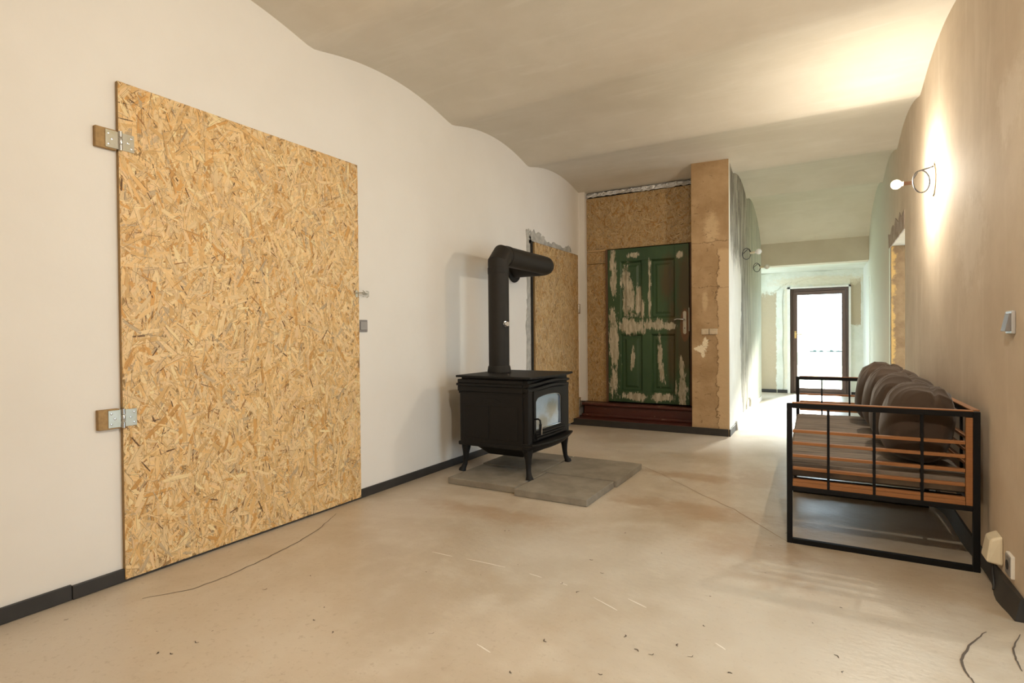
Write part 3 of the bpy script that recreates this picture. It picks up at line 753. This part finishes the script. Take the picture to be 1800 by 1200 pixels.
# top plate: bowed front, thin lip
b=MB(); n=14
ol=[(SX0-.022,SY0-.022),(SX1-.03,SY0-.03)]+[(bow(SY0-.03+(SY1-SY0+.075)*i/n,SX1+.04,.035),SY0-.03+(SY1-SY0+.075)*i/n) for i in range(n+1)]+[(SX1-.03,SY1+.03),(SX0-.022,SY1+.022)]
b.prism(ol,lambda p,q,h:(p,q,h),.778,.795); b.build('top_plate',m_stove,st,bevel=.005)
# neck under the plate with a vent gap, and cornice moulding
b=MB(); b.box(SX0+.012,SX1-.05,SY0+.012,SY1-.012,ZT,.778); b.build('neck',m_stove,st)
b=MB()
for (z0,z1,e) in ((.655,.672,.006),(.672,.715,.012),(.715,.735,.02),(.735,.765,.012)):
    b.box(SX0-e,SX1-.04,SY0-e,SY0+.03,z0,z1); b.box(SX0-e,SX1-.04,SY1-.03,SY1+e,z0,z1); b.box(SX0-e,SX0+.03,SY0+.03,SY1-.03,z0,z1)
b.build('cornice',m_stove,st,bevel=.005)
# front cornice: arched brow
b=MB(); n=20
for (zo,zh,xo,th) in ((.752,.018,.045,.012),(.715,.018,.040,.014),(.690,.018,.028,.012)):
    vv=[];ff=[]
    for i in range(n+1):
        y=SY0-.01+(SY1-SY0+.02)*i/n; t=i/n*2-1; zc=zo-.016+zh*math.cos(t*math.pi)*.5+.008; x=bow(y,SX1+xo-.03,.03)
        vv+=[(SX1-.04,y,zc-th-.014),(x,y,zc-th*.8),(x,y,zc+th*.6),(SX1-.04,y,zc+th)]
        if i: a=(i-1)*4; ff+=[(a+k,a+(k+1)%4,a+4+(k+1)%4,a+4+k) for k in range(4)]
    ff+=[(3,2,1,0),tuple(len(vv)-4+k for k in range(4))]; b.add(vv,ff)
b.box(SX1-.06,SX1-.005,SY0,SY1,.66,.765)
b.build('front_brow',m_stove,st,smooth=35)
# corner pilasters
for y0 in (SY0-.006,SY1-.054):
    b=MB(); b.box(SX1-.04,SX1+.012,y0,y0+.06,ZB-.005,.70); b.build('corner_post',m_stove,st,bevel=.016,seg=4)
# door: frame with arched opening, glass, grille, handle
FXo=SX1+.016; gy0,gy1,gz0,gz1=3.618,4.055,.395,.628
oy0,oy1=SY0+.055,SY1-.055; oz0,oz1=.318,.688
ins=[(gy0,gz0),(gy1,gz0)]; outp=[(oy0,oz0),(oy1,oz0)]
n=16
for i in range(n+1):
    t=i/n; y=gy1+(gy0-gy1)*t; s_=t*2-1
    ins.append((y,gz1+.022*(1-s_*s_)-.02*max(0,(abs(s_)-.9)/.1)**2)); outp.append((oy1+(oy0-oy1)*t,oz1))
b=MB(); m=len(ins)
xf=lambda y:bow(y,FXo,.012)
vv=[(xf(p[0]),p[0],p[1]) for p in outp]+[(xf(p[0]),p[0],p[1]) for p in ins]+[(xf(p[0])-.018,p[0],p[1]) for p in ins]+[(SX1-.03,p[0],p[1]) for p in outp]
ff=[]
for i in range(m):
    j=(i+1)%m
    ff+=[(i,j,m+j,m+i),(m+i,m+j,2*m+j,2*m+i),(3*m+i,3*m+j,j,i)]
b.add(vv,ff)
dr=b.build('stove_door',m_stove,st,smooth=30)
b=MB(); b.prism(ins,lambda p,q,h:(xf(p)-.016+h,p,q),-.006,0.); 
gl=b.build('glass_pane',m_sglass,dr)
b=MB()  # bright rope edge of the glass
b.tube([(xf(p[0])-.012,p[0],p[1]) for p in ins],.004,6,closed=True); b.build('glass_rim',m_steel,dr,smooth=50)
b=MB()
for k,z in enumerate((.374,.356,.338)):
    b.tube([(xf(y)+.006+.004*k,y,z) for y in [gy0-.02+(gy1-gy0+.05)*i/10 for i in range(11)]],.0085,8)
b.build('air_grille',m_stove,dr,smooth=50)
b=MB(); hy=3.592
b.tube([(FXo,hy,.482),(FXo+.035,hy,.488),(FXo+.05,hy+.002,.478),(FXo+.052,hy+.004,.452)],.007,10)
b.tube([(FXo+.052,hy+.004,.452),(FXo+.05,hy+.004,.37)],[.011,.009],12); b.build('door_handle',m_black,dr,smooth=50)
b=MB(); b.bar((FXo+.063,hy+.006,.45),(FXo+.060,hy+.006,.375),.004,.006); b.build('handle_spring',m_steel,dr)
# ash lip: bowed shelf with moulded edge
b=bowslab(SX1-.05,SX1+.045,.055,SY0-.012,SY1+.012,.292,.306); b.build('ash_lip',m_stove,st,bevel=.004)
b=bowslab(SX1-.05,SX1+.015,.055,SY0-.012,SY1+.012,.262,.292,x0t=SX1+.04); b.build('lip_moulding',m_stove,st,bevel=.005)
b=bowslab(SX1-.05,SX1+.0,.05,SY0-.008,SY1+.008,.245,.262); b.build('lip_moulding',m_stove,st,bevel=.004)
# skirt and hopper under the body
b=MB(); b.box(SX0-.008,SX1-.03,SY0-.012,SY1+.012,.255,.285); b.build('base_skirt',m_stove,st,bevel=.006)
b=MB(); a0=(SX0+.07,SX1-.05,SY0+.07,SY1-.07); a1=(SX0+.16,SX1-.14,SY0+.17,SY1-.17)
b.hexa([(a1[0],a1[2],.165),(a1[1],a1[2],.165),(a1[1],a1[3],.165),(a1[0],a1[3],.165),(a0[0],a0[2],.256),(a0[1],a0[2],.256),(a0[1],a0[3],.256),(a0[0],a0[3],.256)])
b.build('ash_hopper',m_stove,st,bevel=.005)
# cabriole legs
for (lx,ly,sx,sy) in ((SX0+.035,SY0+.035,-1,-1),(SX1-.02,SY0+.03,1,-1),(SX1-.02,SY1-.03,1,1),(SX0+.035,SY1-.035,-1,1)):
    path=[(0,0,.268,.036),(0,0,.235,.034),(.002,.002,.19,.025),(.004,.004,.14,.020),(.008,.008,.10,.018),(.016,.016,.075,.021),(.022,.022,.060,.028),(.024,.024,.0485,.030)]
    b=MB(); b.tube([(lx+sx*p[0],ly+sy*p[1],p[2]) for p in path],[p[3] for p in path],12)
    b.build('leg',m_stove,st,smooth=60)

# flue pipe
FXP,FYP,FR,FZ=-2.39,3.935,.086,1.767
fp=thing('flue_pipe','matte black flue pipe rising from the stove and bending into the wall','stovepipe',(FXP,FYP,.796))
b=MB(); b.lathe([(FR,.80),(FR,FZ-.157)],(FXP,FYP,0),(0,0,1),40); b.build('vertical_pipe',m_pipe,fp,smooth=40)
b=MB(); b.lathe([(FR+.012,.796),(FR+.012,.81),(FR+.006,.842),(FR+.002,.85)],(FXP,FYP,0),(0,0,1),40); b.build('pipe_collar',m_pipe,fp,smooth=40)
def gores(c0,d0,d1,R,r,name,n=3):
    """segmented elbow from direction d0 to d1 starting at point c0, radius R, flat gores"""
    d0=Vector(d0); d1=Vector(d1); c0=Vector(c0); ctr=c0+d1*R
    def at(a): return ctr-d1*R*math.cos(a)+d0*R*math.sin(a)
    b=MB(); nn=40; side=d0.cross(d1); vv=[]; ff=[]
    t=R/(n-1+.0)/2 if n>3 else R/2.41421
    if n==2: st=[(c0,d0),(c0+d0*t,None),(c0+d0*t+(d0+d1).normalized()*2*t,None),(c0+(d0+d1)*R,d1)]
    else: st=[(ctr-d1*R*math.cos(a)+d0*R*math.sin(a),None) for a in [math.pi/2*i/n for i in range(n+1)]]
    for i,(p,_) in enumerate(st):
        ang=(0,math.pi/8,3*math.pi/8,math.pi/2)[i] if n==2 else math.pi/2*i/n
        k=1/math.cos(math.pi/8) if (n==2 and i in (1,2)) else 1.0
        out=(-d1*math.cos(ang)+d0*math.sin(ang)).normalized()
        for j in range(nn):
            q=2*math.pi*j/nn; vv.append(p+out*r*math.cos(q)*k+side*r*math.sin(q))
    for i in range(len(st)-1):
        for j in range(nn): j2=(j+1)%nn; ff.append((i*nn+j,i*nn+j2,(i+1)*nn+j2,(i+1)*nn+j))
    b.add(vv,ff); return b.build(name,m_pipe,fp,smooth=12)
RE=.108
gores((FXP,FYP,FZ-RE),(0,0,1),(0,1,0),RE,FR,'elbow',2)
b=MB(); b.lathe([(FR+.001,FZ-RE-.055),(FR+.003,FZ-RE-.05),(FR+.003,FZ-RE-.002),(FR+.0005,FZ-RE)],(FXP,FYP,0),(0,0,1),40); b.build('pipe_joint',m_pipe,fp,smooth=30)
YE=4.885
b=MB(); b.lathe([(FR,0),(FR,YE-RE-FYP-RE)],(FXP,FYP+RE,FZ),(0,1,0),40); b.build('horizontal_pipe',m_pipe,fp,smooth=40)
b=MB(); b.lathe([(FR+.003,0),(FR+.003,.05),(FR,.053)],(FXP,FYP+RE,FZ),(0,1,0),40); b.build('pipe_joint',m_pipe,fp,smooth=30)
gores((FXP,YE-RE,FZ),(0,1,0),(-1,0,0),RE,FR,'elbow',6)
b=MB(); b.lathe([(FR,0),(FR,abs(XL-FXP)-RE-.001)],(FXP-RE,YE,FZ),(-1,0,0),40); b.build('wall_pipe',m_pipe,fp,smooth=40)
b=MB(); b.lathe([(FR+.05,0),(FR+.045,.012),(FR,.016)],(XL+.001,YE,FZ),(1,0,0),40); b.build('wall_rosette',m_pipe,fp,smooth=30)
_dd=Vector((.93,-.36,0)).normalized(); kc=Vector((FXP,FYP,1.192))+_dd*(FR-.002)
b=MB(); b.lathe([(.024,0),(.024,.006),(.012,.008),(.012,.022),(.021,.024),(.019,.034)],kc,_dd,20); b.build('damper_knob',m_steel,fp,smooth=30)

# ------------------------------------------------------------------ sofa
SA,SB=-.205,.585; YA,YB=3.245,5.235; ZTOP=.733; SB2=.53
sf=thing('sofa','low sofa with black steel frame and orange wood slats along the right wall','sofa',(.19,4.2,0))
def end_frame(y,xa,xb,wood):
    w=.026
    b=MB(); b.box(xa,xa+w,y-w/2,y+w/2,0,ZTOP); b.box(xb-w,xb,y-w/2,y+w/2,0,ZTOP)
    b.box(xa+w,xb-w,y-w/2,y+w/2,0,w); b.box(xa+w,xb-w,y-w/2,y+w/2,.276,.300)
    b.box(xa+w,xb-w,y-w/2,y+w/2,ZTOP-w,ZTOP)
    b.build('end_frame',m_black,sf,bevel=.002)
    b=MB(); b.box(xa+w,xb-w,y-w/2-.002,y+w/2+.004,ZTOP+.0005,ZTOP+.005); b.build('arm_cap',m_wood,sf)
    for z in (.637,.588,.525,.460,.394,.330)[1:]:
        MB().box(xa+w+.002,xb-w-.028,y-.012,y+.012,z-.0075,z+.0075).build('slat',m_wood,sf,bevel=.002)
    b=MB(); b.box(xa+w+.001,xb-w-.027,y-.012,y+.012,.301,.322); b.box(xb-w-.026,xb-w-.001,y-.012,y+.012,.301,ZTOP-w-.002)
    b.build('wood_rail',m_wood,sf,bevel=.002)
    for x in (xa+.19,xa+.385,xa+.575):
        MB().box(x-.006,x+.006,y-.0135,y+.0135,.301,ZTOP-w-.001).build('upright',m_black,sf)
end_frame(YA,SA,SB,True)
end_frame(YB,SA-.055,SB2,False)
# long rails and back
def xs_at(y,a,b_): return a+(b_-a)*(y-YA)/(YB-YA)
for z0,h in ((.288,.024),):
    for (a,b_) in ((SA+.013,SA-.042),(SB-.013,SB2-.013)):
        MB().bar((a,YA+.014,z0),(b_,YB-.014,z0),.026,h).build('side_rail',m_black,sf)
MB().bar((SB-.013,YA+.014,ZTOP-.013),(SB2-.013,YB-.014,ZTOP-.013),.026,.026).build('back_rail',m_black,sf)
MB().bar((SB-.013,YA+.014,ZTOP+.003),(SB2-.013,YB-.014,ZTOP+.003),.030,.005).build('back_cap',m_wood,sf)
for z in (.588,.525,.460,.394):
    MB().bar((SB-.013,YA+.016,z),(SB2-.013,YB-.016,z),.020,.013).build('back_slat',m_wood,sf)
for y in (3.62,4.24,4.86):
    x=xs_at(y,SB-.013,SB2-.013); MB().box(x+.011,x+.021,y-.011,y+.011,.301,ZTOP-.027).build('upright',m_black,sf)
# middle support frame on the floor
ym=4.30; xa=xs_at(ym,SA,SA-.055); xb=xs_at(ym,SB,SB2)-.03
b=MB(); b.box(xa,xb,ym-.014,ym+.014,0,.027); b.box(xa,xa+.024,ym-.012,ym+.012,.027,.276); b.box(xb-.024,xb,ym-.012,ym+.012,.027,.276); b.box(xa+.024,xb-.024,ym-.012,ym+.012,.262,.276)
b.build('middle_frame',m_black,sf,bevel=.002)
for k in range(9):
    y=3.42+k*.205; MB().box(xs_at(y,SA+.028,SA-.027),xs_at(y,SB-.03,SB2-.03),y-.025,y+.025,.290,.302).build('seat_slat',m_black,sf)
# seat cushion
def cushion(name,cx,cy,cz,hx,hy,hz,p=5.,nu=40,nv=24,mat=m_seat,fn=None):
    b=MB(); vv=[];ff=[]
    sg=lambda v,e: math.copysign(abs(v)**e,v)
    e=2./p
    for j in range(nv+1):
        ph=-math.pi/2+math.pi*j/nv
        for i in range(nu):
            th=2*math.pi*i/nu
            v=Vector((sg(math.cos(ph),e)*sg(math.cos(th),e),sg(math.cos(ph),e)*sg(math.sin(th),e),sg(math.sin(ph),e)))
            if fn: v=fn(v)
            vv.append((cx+v.x*hx,cy+v.y*hy,cz+v.z*hz))
    for j in range(nv):
        for i in range(nu): i2=(i+1)%nu; ff.append((j*nu+i,j*nu+i2,(j+1)*nu+i2,(j+1)*nu+i))
    b.add(vv,ff); return b
sc_=MB()
def seat_fn():
    b=MB(); nyy=60; prof=[]
    # rounded-rectangle section swept along y, slightly slumped
    sec=[(-1,-.9),(-1,.45),(-.985,.78),(-.95,.95),(-.88,1),(0,1.02),(.9,1),(1,.9),(1,-.9),(.9,-1),(-.9,-1)]
    m=len(sec); vv=[];ff=[]
    for i in range(nyy+1):
        t=i/nyy; y=YA+.02+(YB-YA-.05)*t; k=1-.35*max(0,1-min(t,1-t)/.012)
        xl=xs_at(y,SA+.004,SA-.05); xr_=xs_at(y,SB-.04,SB2-.04); xc=(xl+xr_)/2; hw=(xr_-xl)/2
        for (a,c_) in sec:
            vv.append((xc+a*hw,y,.3875+c_*.0455*k+.003*math.sin(y*23+a)*(c_>0)))
        if i: q=(i-1)*m; ff+=[(q+j,q+(j+1)%m,q+m+(j+1)%m,q+m+j) for j in range(m)]
    ff+=[tuple(range(m))[::-1],tuple(len(vv)-m+j for j in range(m))]
    b.add(vv,ff); return b
o=seat_fn().build('seat_cushion',m_seat,smooth=50); tag(o,'long flat grey-brown seat cushion on the slatted sofa','cushion')
# back cushions
def pillow(cx,cy,cz,hx,hy,hz,lean,seed,label,sq=0):
    rnd=random.Random(seed); ph=[rnd.uniform(0,6.28) for _ in range(8)]
    b=MB(); nu,nv=140,100; vv=[];ff=[]
    sg=lambda v,e: math.copysign(abs(v)**e,v)
    # pole axis along y so that seams run around the cushion's top
    for j in range(nv+1):
        u_=-math.pi/2+math.pi*j/nv
        for i in range(nu):
            a=2*math.pi*i/nu
            x=sg(math.cos(u_),.55)*sg(math.cos(a),.72); z=sg(math.cos(u_),.55)*sg(math.sin(a),.72); y=sg(math.sin(u_),.75)
            # fold wrinkles radiating from the gathered top seam
            r_=math.hypot(x,z)
            fold=lambda s_: 1-2*abs(math.sin(s_))**.6
            wr_=.030*fold(y*5.5+1.6*math.sin(a*2+ph[0])+ph[1])*max(0,z)**1.1+.018*fold(y*11+2.5*math.sin(a+ph[2])+ph[3])*max(0,z)
            wr_+=.012*math.sin(a*5+y*4+ph[4])*r_
            seam=-.09*math.exp(-((x-.12-.1*math.sin(y*2+ph[5]))/.06)**2)*(z>.3)
            vv.append((x*(1+wr_)*hx,y*hy*(1+.05*r_*math.sin(a*3+ph[6])),z*(1+wr_+seam)*hz*(1+.07*math.cos(y*1.4))))
    for j in range(nv):
        for i in range(nu): i2=(i+1)%nu; ff.append((j*nu+i,j*nu+i2,(j+1)*nu+i2,(j+1)*nu+i))
    ca,sa=math.cos(lean),math.sin(lean)
    vv=[(cx+x*ca+z*sa,cy+y,cz-x*sa+z*ca) for (x,y,z) in vv]
    b.add(vv,ff); o=b.build('back_cushion',m_pillow,smooth=70); tag(o,label,'cushion','brown back cushions on the sofa'); return o
pillow(.375,3.505,.640,.150,.213,.185,.16,1,'plump brown back cushion at the near end of the sofa, behind the slats')
pillow(.355,3.956,.648,.155,.213,.195,.16,2,'plump brown back cushion second from the near end of the sofa')
pillow(.338,4.408,.656,.155,.213,.20,.16,3,'plump brown back cushion third from the near end of the sofa')
pillow(.315,4.862,.657,.160,.217,.205,.14,4,'plump brown back cushion at the far end of the sofa, toward the glass door')

# ------------------------------------------------------------------ wall lamps
def bulb_light(c,th,e):
    l=bpy.data.lights.new('bulb_light','POINT'); l.energy=e; l.color=(1.,.905,.75); l.shadow_soft_size=.018
    lo=bpy.data.objects.new('bulb_light',l); COL.objects.link(lo); lo.location=c; lo.parent=th; lo.matrix_parent_inverse=Matrix.Translation(-Vector(th.location))
def wall_lamp(base,nrm,label,on,Lc=.17,rb=.10,loop=.055,bulb_r=.032,drop=0,group=None,name='wall_lamp'):
    base=Vector(base); n=Vector(nrm).normalized(); t=Vector((0,0,1)).cross(n).normalized(); up=Vector((0,0,1))
    th=thing(name,label,'lamp',base,group)
    if rb:
        b=MB(); b.tube([base+n*.004+(t*math.cos(a)+up*math.sin(a))*rb for a in [i*2*math.pi/32 for i in range(32)]],.004,8,closed=True)
        b.build('base_ring',m_ivory,th,smooth=60)
    ctr=base+n*(Lc*.40)+up*(.0-drop)
    pts=[base+n*.002+up*(rb*.9-drop)]
    for i in range(26):
        a=math.radians(115-i*14.4); pts.append(ctr+(n*.75+t*.5).normalized()*loop*math.cos(a)*-1+up*loop*1.25*math.sin(a)+t*.0004*i)
    pts.append(ctr+n*loop*1.0-up*.01)
    b=MB(); b.tube(pts,.0045,8); b.build('cable_loop',m_cable,th,smooth=60)
    s0=base+n*(Lc*.40+loop*.75)-up*drop; s1=s0+n*(.055)
    b=MB(); b.tube([s0,s0+n*.002,s1],[.011,.0125,.014],16); b.build('bulb_holder',m_brownframe if on else m_ivory,th,smooth=40)
    c=s1+n*(bulb_r*1.25)
    prof=[(.012,-bulb_r*1.25),(.014,-bulb_r*1.0)]+[(bulb_r*math.sin(a),-bulb_r*math.cos(a)) for a in [.6+i*(math.pi-.6-.02)/12 for i in range(13)]]
    b=MB(); b.lathe(prof,c,n,20); b.build('bulb',m_bulb_on if on else m_bulb_off,th,smooth=60)
    if on: bulb_light(c,th,BULB)
    return th
wall_lamp((xr(4.64),4.64,2.112),(-1,0,.0),'lit bare-bulb lamp on a looped cable on the right wall',True,.17,.102,.06)
_pz=ceil_z(.05,1.1)
pn=thing('pendant_lamp','lit bare bulb hanging on a black cord from the vault, nearest the camera','lamp',(.05,1.1,_pz))
MB().tube([(.05,1.1,_pz),(.05,1.1,2.42)],.004,8).build('cord',m_cable,pn)
b=MB(); b.lathe([(.012,2.45),(.017,2.43),(.018,2.37),(.014,2.365)],(.05,1.1,0),(0,0,1),16); b.build('bulb_holder',m_ivory,pn,smooth=40)
b=MB(); b.lathe([(.012,.06),(.014,.045)]+[(.034*math.sin(a),.034*math.cos(a)) for a in [.6+i*(math.pi-.62)/12 for i in range(13)]],(.05,1.1,2.315),(0,0,1),20); b.build('bulb',m_bulb_on,pn,smooth=60)
bulb_light(Vector((.05,1.1,2.315)),pn,BULB*REAR)
wall_lamp((xp(7.45),7.45,2.08),(1,0,.12),'unlit bare-bulb lamp on the partition wall, the larger and nearer of two',False,.13,0,.055,.035,0,'unlit lamps in the corridor')
wall_lamp((xp(8.75),8.75,2.05),(1,0,.0),'unlit bare-bulb lamp on the partition wall, the smaller and farther of two',False,.13,0,.05,.035,0,'unlit lamps in the corridor')

# ------------------------------------------------------------------ small electrics
sw=thing('light_switch','square grey light switch on the white wall right of the large board door','switch',(XL,2.785,1.17))
MB().box(XL,XL+.009,2.745,2.825,1.132,1.214).build('switch_frame',m_grey,sw,bevel=.003)
MB().box(XL+.009,XL+.014,2.757,2.813,1.145,1.201).build('rocker',simple('light_grey_plastic',(.30,.285,.275),.4),sw,bevel=.002)
x=xr(2.92)
sw=thing('light_switch','silver light switch alone on the tan right wall','switch',(x,2.92,1.135))
MB().box(x-.012,x+.001,2.872,2.965,1.088,1.180).build('switch_frame',m_silver,sw,bevel=.004)
b=MB(); b.hexa([(x-.030,2.884,1.098),(x-.011,2.884,1.098),(x-.011,2.953,1.098),(x-.030,2.953,1.098),(x-.016,2.884,1.170),(x-.011,2.884,1.170),(x-.011,2.953,1.170),(x-.016,2.953,1.170)])
b.build('rocker',m_grey,sw,bevel=.003)
x=xr(3.1)
ad=thing('power_adapter','ivory plug-in adapter low on the right wall beside the sofa leg','adapter',(x,3.09,.18))
b=MB(); b.hexa([(x-.055,3.035,.118),(x+.001,3.03,.11),(x+.001,3.15,.11),(x-.055,3.145,.118),(x-.040,3.045,.215),(x+.001,3.035,.235),(x+.001,3.145,.235),(x-.040,3.135,.215)])
b.build('adapter_body',m_ivory,ad,bevel=.010,seg=3)
MB().tube([(x-.03,3.06,.12),(x-.03,3.055,.08),(x-.028,3.04,.03),(x-.034,3.02,.012)],.005,8).build('cord',m_cable,ad,smooth=60)
x=xr(2.9)
so=thing('wall_socket','grey wall socket low on the right wall, nearest the photo edge','socket',(x,2.92,.17))
MB().box(x-.012,x+.001,2.878,2.955,.115,.205).build('socket_frame',m_whitep,so,bevel=.003)
MB().box(x-.016,x-.012,2.884,2.949,.121,.199).build('socket_face',m_grey,so,bevel=.003)
MB().lathe([(.019,0),(.019,.0015)],(x-.016,2.9165,.16),(-1,0,0),20).build('socket_hole',m_dark,so)
jb=thing('junction_box','shallow pale double box opening in the brown plaster beside the green door','box',(-1.145,6.27,1.12))
b=MB()
for (a,c_) in ((-1.228,-1.150),(-1.145,-1.062)):
    b.box(a,c_,6.262,6.269,1.090,1.152)
b.build('box_plates',simple('pale_box_plastic',(.56,.46,.33),.7,0,.3,.3,40),jb,bevel=.004)
MB().box(-1.149,-1.146,6.264,6.269,1.09,1.15).build('joint_gap',m_dark,jb)

# stub pipe on the partition skirting
MB_=MB(); MB_.tube([(xp(8.0)+.03,8.0,.12),(xp(8.0)+.035,8.0,.2),(xp(8.0)+.02,8.0,.24)],.014,10)
tag(MB_.build('pipe_stub',m_whitep,smooth=50),'short pale pipe stub rising from the corridor skirting','pipe')

# ------------------------------------------------------------------ far glazed door
fd=thing('glazed_door','brown framed glass door at the corridor end, glaring with daylight','door',(-.19,11.36,0))
b=MB(); y0,y1=11.34,11.42
b.box(D0+.002,D0+.045,y0,y1,0,DH-.002); b.box(D1-.045,D1-.002,y0,y1,0,DH-.002); b.box(D0+.045,D1-.045,y0,y1,DH-.05,DH-.002); b.box(D0+.045,D1-.045,y0,y1,0,.03)
b.build('outer_frame',m_dframe,fd,bevel=.004)
b=MB(); y0,y1=11.325,11.385
b.box(D0+.046,D0+.115,y0,y1,.031,DH-.051); b.box(D1-.105,D1-.046,y0,y1,.031,DH-.051); b.box(D0+.115,D1-.105,y0,y1,DH-.115,DH-.051); b.box(D0+.115,D1-.105,y0,y1,.031,.10)
b.build('leaf_frame',m_dframe,fd,bevel=.004)
MB().box(D0+.112,D1-.102,11.35,11.358,.098,DH-.113).build('glass_pane',m_glass,fd)
hb2=MB(); hb2.box(D0+.07,D0+.10,11.318,11.3245,1.00,1.13); 
pl_=hb2.build('handle_plate',m_brass,fd,bevel=.002)
MB().tube([(D0+.085,11.32,1.075),(D0+.085,11.275,1.075),(D0+.10,11.27,1.075),(D0+.19,11.272,1.07)],.009,10).build('door_lever',m_brass,fd,smooth=50)
